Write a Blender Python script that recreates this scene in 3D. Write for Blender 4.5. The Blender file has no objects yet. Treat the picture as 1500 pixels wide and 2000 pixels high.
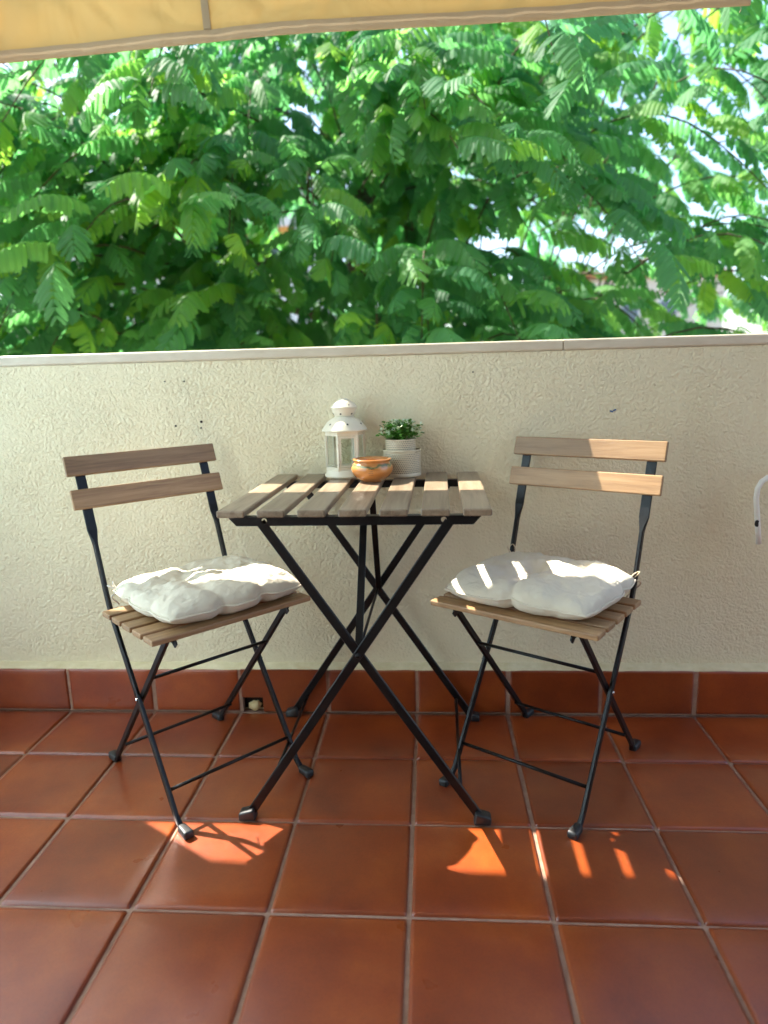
import bpy, bmesh, math, random
from mathutils import Vector, Matrix, noise
random.seed(7)
PI = math.pi
S = bpy.context.scene
C = S.collection

# ------------------------------------------------------------------ camera
cam_d = bpy.data.cameras.new('camera')
cam = bpy.data.objects.new('camera', cam_d); C.objects.link(cam); S.camera = cam
yaw, pitch, roll = -0.0720, -0.1951, -0.0267
fw = Vector((math.sin(yaw)*math.cos(pitch), math.cos(yaw)*math.cos(pitch), math.sin(pitch)))
rt = Vector((math.cos(yaw), -math.sin(yaw), 0)); up = rt.cross(fw)
r2 = math.cos(roll)*rt + math.sin(roll)*up
u2 = -math.sin(roll)*rt + math.cos(roll)*up
M = Matrix((r2, u2, -fw)).transposed().to_4x4(); M.translation = Vector((0.0502, -1.8074, 0.9535))
cam.matrix_world = M
cam_d.sensor_fit = 'HORIZONTAL'; cam_d.sensor_width = 36.0
cam_d.lens = 36.0*1322.75/1500.0
cam_d.clip_start = 0.05; cam_d.clip_end = 3000
cam_d.dof.use_dof = True; cam_d.dof.focus_distance = 1.55; cam_d.dof.aperture_fstop = 2.7
S.render.resolution_x, S.render.resolution_y = 768, 1024

# ------------------------------------------------------------------ light
SUN = Vector((0.82, -0.515, -1.0)).normalized()
W = bpy.data.worlds.new('World'); S.world = W; W.use_nodes = True
nt = W.node_tree; bg = nt.nodes['Background']
sky = nt.nodes.new('ShaderNodeTexSky'); sky.sky_type = 'NISHITA'; sky.sun_disc = False
sky.sun_elevation = math.asin(-SUN.z); sky.sun_rotation = math.atan2(-SUN.x, -SUN.y) % (2*PI)
sky.air_density = 1.0; sky.dust_density = 1.5; sky.ozone_density = 1.0
nt.links.new(sky.outputs[0], bg.inputs[0]); bg.inputs[1].default_value = 0.12
sl = bpy.data.lights.new('sun', 'SUN'); sl.energy = 5.0; sl.angle = math.radians(0.53); sl.color = (1, .93, .82)
so = bpy.data.objects.new('sun', sl); C.objects.link(so)
so.rotation_euler = SUN.to_track_quat('-Z', 'Y').to_euler(); so.location = (-4, 4, 8)
S.view_settings.view_transform = 'Standard'; S.view_settings.look = 'None'
S.view_settings.exposure = 2.1; S.view_settings.gamma = 1.0
S.view_settings.use_curve_mapping = False
S.cycles.max_bounces = 7; S.cycles.diffuse_bounces = 4; S.cycles.glossy_bounces = 3; S.cycles.transparent_max_bounces = 12

# ------------------------------------------------------------------ materials
def mat(name):
    m = bpy.data.materials.new(name); m.use_nodes = True
    return m, m.node_tree, m.node_tree.nodes['Principled BSDF']
def N(t, kind, **kw):
    n = t.nodes.new(kind)
    for k, v in kw.items():
        if k in ('operation', 'blend_type', 'data_type', 'feature', 'noise_dimensions', 'attribute_name', 'distance', 'invert', 'wave_type', 'bands_direction', 'interpolation_type', 'clamp'):
            setattr(n, k, v)
        else:
            n.inputs[k.replace('_', ' ')].default_value = v
    return n
def ramp(t, stops):
    r = t.nodes.new('ShaderNodeValToRGB'); e = r.color_ramp.elements
    while len(e) > 1: e.remove(e[0])
    e[0].position = stops[0][0]; e[0].color = (*stops[0][1], 1)
    for p, c in stops[1:]:
        x = e.new(p); x.color = (*c, 1)
    return r
def L(t, a, b): t.links.new(a, b)
def coords(t, scale=(1, 1, 1), rnd=False, kind='Object'):
    tc = t.nodes.new('ShaderNodeTexCoord'); mp = t.nodes.new('ShaderNodeMapping')
    mp.inputs['Scale'].default_value = scale
    if rnd:
        oi = t.nodes.new('ShaderNodeObjectInfo'); ad = N(t, 'ShaderNodeVectorMath', operation='MULTIPLY_ADD')
        L(t, oi.outputs['Random'], ad.inputs[0]); ad.inputs[1].default_value = (13.1, 7.7, 5.3)
        L(t, tc.outputs[kind], ad.inputs[2]); L(t, ad.outputs[0], mp.inputs[0])
    else:
        L(t, tc.outputs[kind], mp.inputs[0])
    return mp.outputs[0]
def bump(t, h, bs, strength, dist):
    b = t.nodes.new('ShaderNodeBump'); b.inputs['Strength'].default_value = strength; b.inputs['Distance'].default_value = dist
    L(t, h, b.inputs['Height']); L(t, b.outputs[0], bs.inputs['Normal']); return b
MT = {}
def plain(name, col, rough=.5, metal=0, spec=.5, coat=0):
    m, t, b = mat(name)
    b.inputs['Base Color'].default_value = (*col, 1); b.inputs['Roughness'].default_value = rough
    b.inputs['Metallic'].default_value = metal; b.inputs['Specular IOR Level'].default_value = spec
    b.inputs['Coat Weight'].default_value = coat
    MT[name] = m; return m, t, b
def noisy(name, c1, c2, scale, rough=.5, bstr=0, bdist=.002, detail=4, rnd=False, stretch=(1, 1, 1), rvar=0, spec=.5):
    m, t, b = plain(name, c1, rough, 0, spec)
    co = coords(t, stretch, rnd)
    n = N(t, 'ShaderNodeTexNoise', Scale=scale, Detail=detail, Roughness=.6); L(t, co, n.inputs['Vector'])
    r = ramp(t, [(.3, c1), (.7, c2)]); L(t, n.outputs[0], r.inputs[0]); L(t, r.outputs[0], b.inputs['Base Color'])
    if rvar:
        mr = N(t, 'ShaderNodeMapRange'); mr.inputs['To Min'].default_value = rough-rvar; mr.inputs['To Max'].default_value = rough+rvar
        L(t, n.outputs[0], mr.inputs[0]); L(t, mr.outputs[0], b.inputs['Roughness'])
    if bstr: bump(t, n.outputs[0], b, bstr, bdist)
    return m, t, b

# stucco: coarse, wormy plaster
m, t, b = plain('stucco', (.72, .64, .47), .75, 0, .3)
co = coords(t)
w = N(t, 'ShaderNodeTexNoise', Scale=40, Detail=2, Roughness=.5); L(t, co, w.inputs['Vector'])
mx = N(t, 'ShaderNodeVectorMath', operation='MULTIPLY_ADD'); L(t, w.outputs['Color'], mx.inputs[0]); mx.inputs[1].default_value = (.016, .016, .016); L(t, co, mx.inputs[2])
n1 = N(t, 'ShaderNodeTexNoise', Scale=135, Detail=3, Roughness=.55); L(t, mx.outputs[0], n1.inputs['Vector'])
v1 = N(t, 'ShaderNodeTexVoronoi', Scale=150, feature='SMOOTH_F1'); L(t, mx.outputs[0], v1.inputs['Vector'])
sub = N(t, 'ShaderNodeMath', operation='SUBTRACT'); L(t, n1.outputs[0], sub.inputs[0])
hv = N(t, 'ShaderNodeMath', operation='MULTIPLY'); L(t, v1.outputs['Distance'], hv.inputs[0]); hv.inputs[1].default_value = .55; L(t, hv.outputs[0], sub.inputs[1])
big = N(t, 'ShaderNodeTexNoise', Scale=5, Detail=3); L(t, co, big.inputs['Vector'])
amp = N(t, 'ShaderNodeMapRange'); amp.inputs['From Min'].default_value = .3; amp.inputs['From Max'].default_value = .7; amp.inputs['To Min'].default_value = .55; amp.inputs['To Max'].default_value = 1.15
L(t, big.outputs[0], amp.inputs[0]); ml = N(t, 'ShaderNodeMath', operation='MULTIPLY'); L(t, sub.outputs[0], ml.inputs[0]); L(t, amp.outputs[0], ml.inputs[1])
bump(t, ml.outputs[0], b, .9, .0066)
n2 = N(t, 'ShaderNodeTexNoise', Scale=2.3, Detail=4, Roughness=.6); L(t, co, n2.inputs['Vector'])
r = ramp(t, [(.3, (.785, .68, .443)), (.7, (.835, .742, .517))]); L(t, n2.outputs[0], r.inputs[0])
co3 = coords(t, (9, 9, .9)); n4 = N(t, 'ShaderNodeTexNoise', Scale=1.6, Detail=6, Roughness=.7); L(t, co3, n4.inputs['Vector'])
r4 = ramp(t, [(.36, (.80, .76, .68)), (.50, (1, 1, 1))]); L(t, n4.outputs[0], r4.inputs[0])
mst = N(t, 'ShaderNodeMix', data_type='RGBA', blend_type='MULTIPLY'); mst.inputs['Factor'].default_value = .12
L(t, r.outputs[0], mst.inputs['A']); L(t, r4.outputs[0], mst.inputs['B']); L(t, mst.outputs['Result'], b.inputs['Base Color'])

# terracotta tile: varies tile to tile, cloudy, satin glaze
m, t, b = plain('terracotta', (.33, .085, .03), .3, 0, .5)
co = coords(t, (1, 1, 1), True)
n = N(t, 'ShaderNodeTexNoise', Scale=5.5, Detail=6, Roughness=.6); L(t, co, n.inputs['Vector'])
r = ramp(t, [(.26, (.165, .024, .0045)), (.5, (.255, .044, .007)), (.76, (.36, .078, .012))]); L(t, n.outputs[0], r.inputs[0])
oi = t.nodes.new('ShaderNodeObjectInfo'); hs = t.nodes.new('ShaderNodeHueSaturation')
mr = N(t, 'ShaderNodeMapRange'); mr.inputs['To Min'].default_value = .82; mr.inputs['To Max'].default_value = 1.18
L(t, oi.outputs['Random'], mr.inputs[0]); L(t, mr.outputs[0], hs.inputs['Value']); L(t, r.outputs[0], hs.inputs['Color'])
f = N(t, 'ShaderNodeTexNoise', Scale=240, Detail=2); L(t, co, f.inputs['Vector'])
mm = N(t, 'ShaderNodeMix', data_type='RGBA', blend_type='MULTIPLY'); mm.inputs['Factor'].default_value = .25
rr = ramp(t, [(.35, (.6, .55, .5)), (.55, (1, 1, 1))]); L(t, f.outputs[0], rr.inputs[0])
L(t, hs.outputs[0], mm.inputs['A']); L(t, rr.outputs[0], mm.inputs['B']); dn = N(t, 'ShaderNodeTexNoise', Scale=14, Detail=8, Roughness=.75); dn.inputs['Distortion'].default_value = 1.2; L(t, co, dn.inputs['Vector'])
dr = ramp(t, [(.62, (0, 0, 0)), (.80, (.14, .14, .14))]); L(t, dn.outputs[0], dr.inputs[0])
dm = N(t, 'ShaderNodeMix', data_type='RGBA'); L(t, dr.outputs[0], dm.inputs['Factor']); L(t, mm.outputs['Result'], dm.inputs['A']); dm.inputs['B'].default_value = (.42, .24, .16, 1)
L(t, dm.outputs['Result'], b.inputs['Base Color'])
g = N(t, 'ShaderNodeTexNoise', Scale=9, Detail=5); L(t, co, g.inputs['Vector'])
mr2 = N(t, 'ShaderNodeMapRange'); mr2.inputs['To Min'].default_value = .18; mr2.inputs['To Max'].default_value = .50
L(t, g.outputs[0], mr2.inputs[0]); L(t, mr2.outputs[0], b.inputs['Roughness'])
ad = N(t, 'ShaderNodeMath', operation='MULTIPLY_ADD'); L(t, f.outputs[0], ad.inputs[0]); ad.inputs[1].default_value = .06; L(t, n.outputs[0], ad.inputs[2])
bump(t, ad.outputs[0], b, .35, .004)
b.inputs['Coat Weight'].default_value = .5; b.inputs['Coat Roughness'].default_value = .30

noisy('grout', (.27, .145, .095), (.42, .26, .185), 30, .85, .5, .002)
noisy('skirt_edge', (.62, .52, .30), (.74, .64, .42), 30, .8, .4, .003)
noisy('coping', (.58, .49, .36), (.68, .59, .45), 14, .35, .15, .001, rvar=.08, stretch=(1, 3, 3))
noisy('concrete', (.33, .30, .26), (.42, .39, .34), 4, .9)
noisy('near_black', (.01, .008, .006), (.02, .015, .01), 20, .9)  # near black: paints shade where holes would be, also the pipe's spot
noisy('foam', (.55, .40, .17), (.75, .60, .32), 60, .8, .6, .003)
noisy('blue_fleck', (.03, .10, .22), (.05, .14, .28), 60, .5)
noisy('black_metal', (.005, .0055, .006), (.009, .009, .0095), 60, .34, .08, .0005, rvar=.07, spec=.3)
noisy('rubber', (.014, .015, .016), (.024, .025, .026), 80, .45)
noisy('steel', (.5, .5, .5), (.6, .6, .6), 50, .25)
MT['steel'].node_tree.nodes['Principled BSDF'].inputs['Metallic'].default_value = 1

# wood: local X is the grain direction
def wood(name, c1, c2, c3, rough=.42):
    m, t, b = plain(name, c2, rough)
    co = coords(t, (1.6, 22, 22), True)
    n = N(t, 'ShaderNodeTexNoise', Scale=3.2, Detail=7, Roughness=.65); n.inputs['Distortion'].default_value = .6; L(t, co, n.inputs['Vector'])
    r = ramp(t, [(.28, c1), (.5, c2), (.74, c3)]); L(t, n.outputs[0], r.inputs[0])
    oi = t.nodes.new('ShaderNodeObjectInfo'); hs = t.nodes.new('ShaderNodeHueSaturation')
    mr = N(t, 'ShaderNodeMapRange'); mr.inputs['To Min'].default_value = .82; mr.inputs['To Max'].default_value = 1.15
    L(t, oi.outputs['Random'], mr.inputs[0]); L(t, mr.outputs[0], hs.inputs['Value']); L(t, r.outputs[0], hs.inputs['Color']); L(t, hs.outputs[0], b.inputs['Base Color'])
    co2 = coords(t, (6, 160, 160), True)
    n3 = N(t, 'ShaderNodeTexNoise', Scale=4, Detail=3); L(t, co2, n3.inputs['Vector'])
    bump(t, n3.outputs[0], b, .25, .001)
wood('wood', (.20, .108, .045), (.335, .195, .088), (.44, .275, .135))

wood('wood_shaded', (.155, .105, .062), (.26, .19, .122), (.35, .27, .185), .32)  # wood greyed and darkened: the table's shade and sheen put into its colour

# white cotton
m, t, b = plain('cotton', (.70, .635, .50), .9, 0, .2)
b.inputs['Sheen Weight'].default_value = .05
co = coords(t, (1, 1, 1), True)
wv = N(t, 'ShaderNodeTexNoise', Scale=900, Detail=1); L(t, co, wv.inputs['Vector'])
wr = N(t, 'ShaderNodeTexNoise', Scale=16, Detail=4, Roughness=.55); wr.inputs['Distortion'].default_value = .8; L(t, co, wr.inputs['Vector'])
ad = N(t, 'ShaderNodeMath', operation='MULTIPLY_ADD'); L(t, wv.outputs[0], ad.inputs[0]); ad.inputs[1].default_value = .03; L(t, wr.outputs[0], ad.inputs[2])
bump(t, ad.outputs[0], b, .45, .012)
noisy('string', (.60, .47, .30), (.72, .58, .40), 200, .9)
noisy('white_string', (.78, .75, .68), (.84, .81, .74), 200, .9)

noisy('lantern_white', (.78, .715, .55), (.82, .765, .61), 12, .28, .03, .001)
noisy('pot_white', (.66, .59, .42), (.72, .65, .48), 20, .4)
noisy('pot_inside', (.20, .17, .13), (.28, .24, .19), 20, .8)
noisy('soil', (.03, .025, .02), (.06, .05, .04), 80, .9, .6, .004)
noisy('tube_white', (.76, .73, .64), (.80, .77, .69), 15, .35)
noisy('leaf_artificial', (.05, .19, .025), (.17, .42, .06), 160, .35)
noisy('leaf_pale', (.55, .66, .42), (.72, .78, .60), 90, .4)
noisy('ink', (.02, .012, .008), (.03, .02, .012), 90, .5)

m = bpy.data.materials.new('lantern_glass'); m.use_nodes = True; t = m.node_tree; t.nodes.clear(); MT['lantern_glass'] = m
o = t.nodes.new('ShaderNodeOutputMaterial'); mxs = t.nodes.new('ShaderNodeMixShader'); tr = t.nodes.new('ShaderNodeBsdfTransparent'); gl = t.nodes.new('ShaderNodeBsdfGlossy')
tr.inputs[0].default_value = (.97, .985, .97, 1); gl.inputs['Roughness'].default_value = .03
fr = N(t, 'ShaderNodeLayerWeight', Blend=.18); nn = N(t, 'ShaderNodeTexNoise', Scale=20); bb = t.nodes.new('ShaderNodeBump'); bb.inputs['Strength'].default_value = .05; L(t, nn.outputs[0], bb.inputs['Height']); L(t, bb.outputs[0], gl.inputs['Normal'])
L(t, fr.outputs['Facing'], mxs.inputs[0]); L(t, tr.outputs[0], mxs.inputs[1]); L(t, gl.outputs[0], mxs.inputs[2]); L(t, mxs.outputs[0], o.inputs[0])

# glazed bowl: honey terracotta with a green band under the rim running down in drips
m, t, b = plain('glazed_clay', (.5, .2, .05), .16, 0, .6)
tc = t.nodes.new('ShaderNodeTexCoord'); sx = t.nodes.new('ShaderNodeSeparateXYZ'); L(t, tc.outputs['Object'], sx.inputs[0])
n = N(t, 'ShaderNodeTexNoise', Scale=38, Detail=3); L(t, tc.outputs['Object'], n.inputs['Vector'])
ma = N(t, 'ShaderNodeMath', operation='MULTIPLY_ADD'); L(t, n.outputs[0], ma.inputs[0]); ma.inputs[1].default_value = .022; L(t, sx.outputs['Z'], ma.inputs[2])
r = ramp(t, [(0, (.50, .205, .055)), (.515, (.56, .235, .065)), (.535, (.34, .24, .08)), (.555, (.12, .15, .06)), (.575, (.16, .17, .065)), (.595, (.54, .22, .06)), (1, (.56, .225, .06))])
mr = N(t, 'ShaderNodeMapRange'); mr.inputs['From Min'].default_value = 0; mr.inputs['From Max'].default_value = .09
L(t, ma.outputs[0], mr.inputs[0]); L(t, mr.outputs[0], r.inputs[0]); L(t, r.outputs[0], b.inputs['Base Color'])
b.inputs['Coat Weight'].default_value = .5; b.inputs['Coat Roughness'].default_value = .1

# awning cloth: woven, lets light through
def cloth(name, col, tcol, amount):
    m = bpy.data.materials.new(name); m.use_nodes = True; t = m.node_tree; b = t.nodes['Principled BSDF']; MT[name] = m
    co = coords(t); n = N(t, 'ShaderNodeTexNoise', Scale=3, Detail=5); L(t, co, n.inputs['Vector'])
    r = ramp(t, [(.3, tuple(c*.93 for c in col)), (.7, col)]); L(t, n.outputs[0], r.inputs[0]); L(t, r.outputs[0], b.inputs['Base Color'])
    b.inputs['Roughness'].default_value = .8; b.inputs['Specular IOR Level'].default_value = .2
    tl = t.nodes.new('ShaderNodeBsdfTranslucent'); tl.inputs[0].default_value = (*tcol, 1)
    mx = t.nodes.new('ShaderNodeMixShader'); mx.inputs[0].default_value = amount
    wv = N(t, 'ShaderNodeTexNoise', Scale=500, Detail=1); L(t, co, wv.inputs['Vector']); wk = N(t, 'ShaderNodeTexNoise', Scale=6, Detail=2, Roughness=.45); wk.inputs['Distortion'].default_value = .9; L(t, co, wk.inputs['Vector'])
    wa = N(t, 'ShaderNodeMath', operation='MULTIPLY_ADD'); L(t, wv.outputs[0], wa.inputs[0]); wa.inputs[1].default_value = .02; L(t, wk.outputs[0], wa.inputs[2])
    bump(t, wa.outputs[0], b, .45 if amount < .5 else 0, .035)
    out = t.nodes['Material Output']; L(t, b.outputs[0], mx.inputs[1]); L(t, tl.outputs[0], mx.inputs[2]); L(t, mx.outputs[0], out.inputs[0])
cloth('canvas', (.57, .385, .145), (.72, .45, .14), .062)
cloth('canvas_hem', (.40, .305, .19), (.50, .38, .24), .10)

cloth('frosted', (.70, .78, .84), (.76, .91, 1.0), .85)

# foliage
def leafmat(name, attr):
    m = bpy.data.materials.new(name); m.use_nodes = True; t = m.node_tree; b = t.nodes['Principled BSDF']; MT[name] = m
    if attr:
        a = N(t, 'ShaderNodeAttribute', attribute_name='tone'); src = a.outputs['Fac']
    else:
        src = t.nodes.new('ShaderNodeObjectInfo').outputs['Random']
    co = coords(t); n = N(t, 'ShaderNodeTexNoise', Scale=7, Detail=3); L(t, co, n.inputs['Vector'])
    ad = N(t, 'ShaderNodeMath', operation='MULTIPLY_ADD'); L(t, n.outputs[0], ad.inputs[0]); ad.inputs[1].default_value = .25
    sm = N(t, 'ShaderNodeMath', operation='MULTIPLY'); sm.inputs[1].default_value = .82; L(t, src, sm.inputs[0]); L(t, sm.outputs[0], ad.inputs[2])
    r = ramp(t, [(.10, (.060, .185, .095)), (.5, (.095, .255, .125)), (.84, (.125, .300, .110)), (.98, (.18, .36, .05))]); L(t, ad.outputs[0], r.inputs[0])
    L(t, r.outputs[0], b.inputs['Base Color']); b.inputs['Roughness'].default_value = .58; b.inputs['Specular IOR Level'].default_value = .25
    r2 = ramp(t, [(.10, (.14, .46, .17)), (.7, (.21, .58, .15)), (.98, (.38, .70, .06))]); L(t, ad.outputs[0], r2.inputs[0])
    tl = t.nodes.new('ShaderNodeBsdfTranslucent'); L(t, r2.outputs[0], tl.inputs[0])
    mx = t.nodes.new('ShaderNodeMixShader'); mx.inputs[0].default_value = .60
    out = t.nodes['Material Output']; L(t, b.outputs[0], mx.inputs[1]); L(t, tl.outputs[0], mx.inputs[2]); L(t, mx.outputs[0], out.inputs[0])
leafmat('leaf', False); leafmat('foliage', True)
noisy('bark', (.05, .042, .026), (.11, .085, .055), 14, .9, .8, .02, stretch=(1, 1, .3))
noisy('ground', (.12, .12, .09), (.2, .19, .15), .6, .95)
noisy('facade_pale', (.66, .66, .65), (.74, .74, .73), 1.5, .9)
noisy('brick_dark', (.13, .085, .06), (.20, .13, .09), 5, .8)
noisy('facade_cream', (.62, .55, .45), (.70, .64, .54), 1.5, .9)
noisy('roof_tile', (.38, .14, .06), (.48, .20, .09), 3, .9)
noisy('orange_cloth', (.70, .27, .04), (.78, .33, .06), 3, .8)
noisy('window_glass', (.06, .09, .12), (.10, .14, .18), 2, .08)

# ------------------------------------------------------------------ mesh helpers
def link(name, me, m, parent=None, smooth=False, loc=None, rot=None):
    o = bpy.data.objects.new(name, me); C.objects.link(o)
    if m is not None and not me.materials: me.materials.append(MT[m])
    if smooth:
        for p in me.polygons: p.use_smooth = True
    if parent: o.parent = parent
    if loc is not None: o.location = loc
    if rot is not None: o.rotation_euler = rot
    return o
def mesh(name, vs, fs):
    me = bpy.data.meshes.new(name); me.from_pydata([tuple(v) for v in vs], [], fs); me.update(); return me
def bm_mesh(name, bm):
    me = bpy.data.meshes.new(name); bmesh.ops.recalc_face_normals(bm, faces=bm.faces); bm.to_mesh(me); bm.free(); return me
def box_mesh(name, sx, sy, sz, bev=.0, seg=2):
    bm = bmesh.new(); bmesh.ops.create_cube(bm, size=1)
    bmesh.ops.scale(bm, vec=(sx, sy, sz), verts=bm.verts)
    if bev: bmesh.ops.bevel(bm, geom=bm.edges[:], offset=bev, segments=seg, profile=.5, affect='EDGES')
    return bm_mesh(name, bm)
def empty(name, loc=(0, 0, 0), rz=0):
    o = bpy.data.objects.new(name, None); C.objects.link(o); o.location = loc; o.rotation_euler = (0, 0, rz); o.empty_display_size = .1
    return o
def tag(o, label, cat, group=None):
    o['label'] = label; o['category'] = cat
    if group: o['group'] = group
    return o
def struct(o): o['kind'] = 'structure'; return o
def tube_mesh(name, pts, r, n=8, rads=None):
    pts = [Vector(p) for p in pts]; vs = []; fs = []
    up0 = Vector((0, 0, 1)); prev = None
    for i, p in enumerate(pts):
        d = (pts[min(i+1, len(pts)-1)] - pts[max(i-1, 0)]).normalized()
        if prev is None:
            a = d.cross(up0)
            if a.length < .1: a = d.cross(Vector((1, 0, 0)))
            a.normalize()
        else:
            a = (prev - d*prev.dot(d)).normalized()
        prev = a; bq = d.cross(a)
        R_ = rads[i] if rads else r
        for k in range(n):
            an = 2*PI*k/n; vs.append(p + a*math.cos(an)*R_ + bq*math.sin(an)*R_)
    for i in range(len(pts)-1):
        for k in range(n):
            fs.append((i*n+k, i*n+(k+1) % n, (i+1)*n+(k+1) % n, (i+1)*n+k))
    fs.append(tuple(range(n-1, -1, -1))); fs.append(tuple(range((len(pts)-1)*n, len(pts)*n)))
    return mesh(name, vs, fs)
def sect_mesh(name, secs, latx=Vector((1, 0, 0))):
    """bar with a chamfered rectangular section that may change: secs = [(pos, half_lat, half_dep, twist)]"""
    vs = []; fs = []
    P = [Vector(s[0]) for s in secs]
    for i, (p, hl, hd, tw) in enumerate(secs):
        d = (P[min(i+1, len(P)-1)] - P[max(i-1, 0)]).normalized()
        l = (latx - d*latx.dot(d)).normalized(); e = d.cross(l)
        l2 = l*math.cos(tw)+e*math.sin(tw); e2 = -l*math.sin(tw)+e*math.cos(tw)
        c = min(hl, hd)*.45
        for a, bq in ((hl, hd-c), (hl-c, hd), (-hl+c, hd), (-hl, hd-c), (-hl, -hd+c), (-hl+c, -hd), (hl-c, -hd), (hl, -hd+c)):
            vs.append(P[i] + l2*a + e2*bq)
    n = 8
    for i in range(len(P)-1):
        for k in range(n): fs.append((i*n+k, i*n+(k+1) % n, (i+1)*n+(k+1) % n, (i+1)*n+k))
    fs.append(tuple(range(n-1, -1, -1))); fs.append(tuple(range((len(P)-1)*n, len(P)*n)))
    me = mesh(name, vs, fs)
    bm = bmesh.new(); bm.from_mesh(me); bmesh.ops.recalc_face_normals(bm, faces=bm.faces); bm.to_mesh(me); bm.free()
    return me
def lathe_mesh(name, prof, n=48, closed=False, sy=1):
    vs = []; fs = []
    for r, z in prof:
        for k in range(n):
            a = 2*PI*k/n; vs.append((r*math.cos(a), r*math.sin(a)*sy, z))
    m_ = len(prof)
    for i in range(m_ if closed else m_-1):
        j = (i+1) % m_
        for k in range(n): fs.append((i*n+k, i*n+(k+1) % n, j*n+(k+1) % n, j*n+k))
    if not closed:
        fs.append(tuple(range(n-1, -1, -1))); fs.append(tuple(range((m_-1)*n, m_*n)))
    me = mesh(name, vs, fs)
    bm = bmesh.new(); bm.from_mesh(me); bmesh.ops.recalc_face_normals(bm, faces=bm.faces); bm.to_mesh(me); bm.free()
    return me
def plate_mesh(name, outline, holes, thick):
    """flat plate in local XZ with holes, extruded along +Y"""
    bm = bmesh.new()
    for loop in [outline]+holes:
        v = [bm.verts.new((x, 0, z)) for x, z in loop]
        for i in range(len(v)): bm.edges.new((v[i], v[(i+1) % len(v)]))
    bmesh.ops.triangle_fill(bm, use_beauty=True, edges=bm.edges[:], normal=(0, -1, 0))
    r_ = bmesh.ops.extrude_face_region(bm, geom=bm.faces[:])
    bmesh.ops.translate(bm, vec=(0, thick, 0), verts=[g for g in r_['geom'] if isinstance(g, bmesh.types.BMVert)])
    return bm_mesh(name, bm)
def circ(x, z, r, n=12): return [(x+r*math.cos(2*PI*k/n), z+r*math.sin(2*PI*k/n)) for k in range(n)]

# ================================================================== SETTING
TS, TB = .2587, .2355          # tile pitch, first (cut) row
YW = .030                      # plaster face
# ground far below and the balcony slab
gr = struct(link('ground', mesh('ground', [(-900, -900, -4), (900, -900, -4), (900, 900, -4), (-900, 900, -4)], [(0, 1, 2, 3)]), 'ground'))
fl = struct(link('floor', box_mesh('floor', 8.4, 2.74, .20), 'grout', loc=(-.6, -1.27-.06, -.104)))
# floor tiles: pillowed edges, slightly uneven seating
def tile_mesh(name, sx, sy, th, seed, ed=.005):
    bm = bmesh.new(); rnd = random.Random(seed)
    g = 6
    xs = [-sx/2, -sx/2+ed*.45, -sx/2+ed*1.6] + [(-.5+i/g)*sx for i in range(1, g)] + [sx/2-ed*1.6, sx/2-ed*.45, sx/2]
    ys = [-sy/2, -sy/2+ed*.45, -sy/2+ed*1.6] + [(-.5+i/g)*sy for i in range(1, g)] + [sy/2-ed*1.6, sy/2-ed*.45, sy/2]
    V = []
    for j, y in enumerate(ys):
        row = []
        for i, x in enumerate(xs):
            e = min(i, len(xs)-1-i, j, len(ys)-1-j)
            z = (-th, -.0012, 0)[e] if e < 3 else 0
            w = .0012*noise.noise((x*14+seed, y*14, seed*3.1)) if e < 1 else 0
            w2 = .0007*noise.noise((x*9+seed, y*9, seed*1.7)) if e > 1 else 0
            row.append(bm.verts.new((x+w*1.4, y+w*1.4, z+w2)))
        V.append(row)
    for j in range(len(ys)-1):
        for i in range(len(xs)-1): bm.faces.new((V[j][i], V[j][i+1], V[j+1][i+1], V[j+1][i]))
    return bm_mesh(name, bm)
GAP = .0068
full = [tile_mesh('floor_tile', TS-GAP, TS-GAP, .009, k) for k in range(5)]
cut = [tile_mesh('floor_tile', TS-GAP, TB-GAP*.8, .009, 20+k) for k in range(3)]
rt_ = random.Random(3)
for j in range(7):
    for i in range(-9, 8):
        me = rt_.choice(cut if j == 0 else full)
        y = -TB/2-.001 if j == 0 else -TB-(j-.5)*TS
        o = link('floor_tile', me, 'terracotta', None, True)
        o.parent = fl; o.matrix_parent_inverse = Matrix.Translation((.6, 1.33, .104))
        o.location = ((i+.5)*TS+rt_.uniform(-.0012, .0012), y+rt_.uniform(-.0012, .0012), rt_.uniform(-.0004, .0006)+.0015)
        o.rotation_euler = (rt_.uniform(-.0022, .0022), rt_.uniform(-.0022, .0022), rt_.uniform(-.003, .003)+(0 if j == 0 else PI/2*rt_.randrange(4)))
# slab above and the house wall behind the photographer close the balcony in
struct(link('ceiling', box_mesh('ceiling', 2.85, 2.75, .2), 'concrete', loc=(-.045, -1.2, 2.75)))
struct(link('house_wall', box_mesh('house_wall', 8.4, .2, 7), 'brick_dark', loc=(-.6, -2.82, -.65)))

# frosted screen closing the balcony's far end
scr = tag(empty('privacy_screen', (-1.43, -1.22, 0)), 'white frosted glass privacy screen closing off the end of the balcony', 'screen')
for y0 in (-1.16, -.38, .40, 1.18): link('frame_post', box_mesh('frame_post', .05, .05, 2.6, .004), 'lantern_white', scr, loc=(0, y0+.02, 1.32))
for y0 in (-.77, .01, .79): link('pane', box_mesh('pane', .008, .73, 2.55), 'frosted', scr, loc=(0, y0+.02, 1.32))

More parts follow.
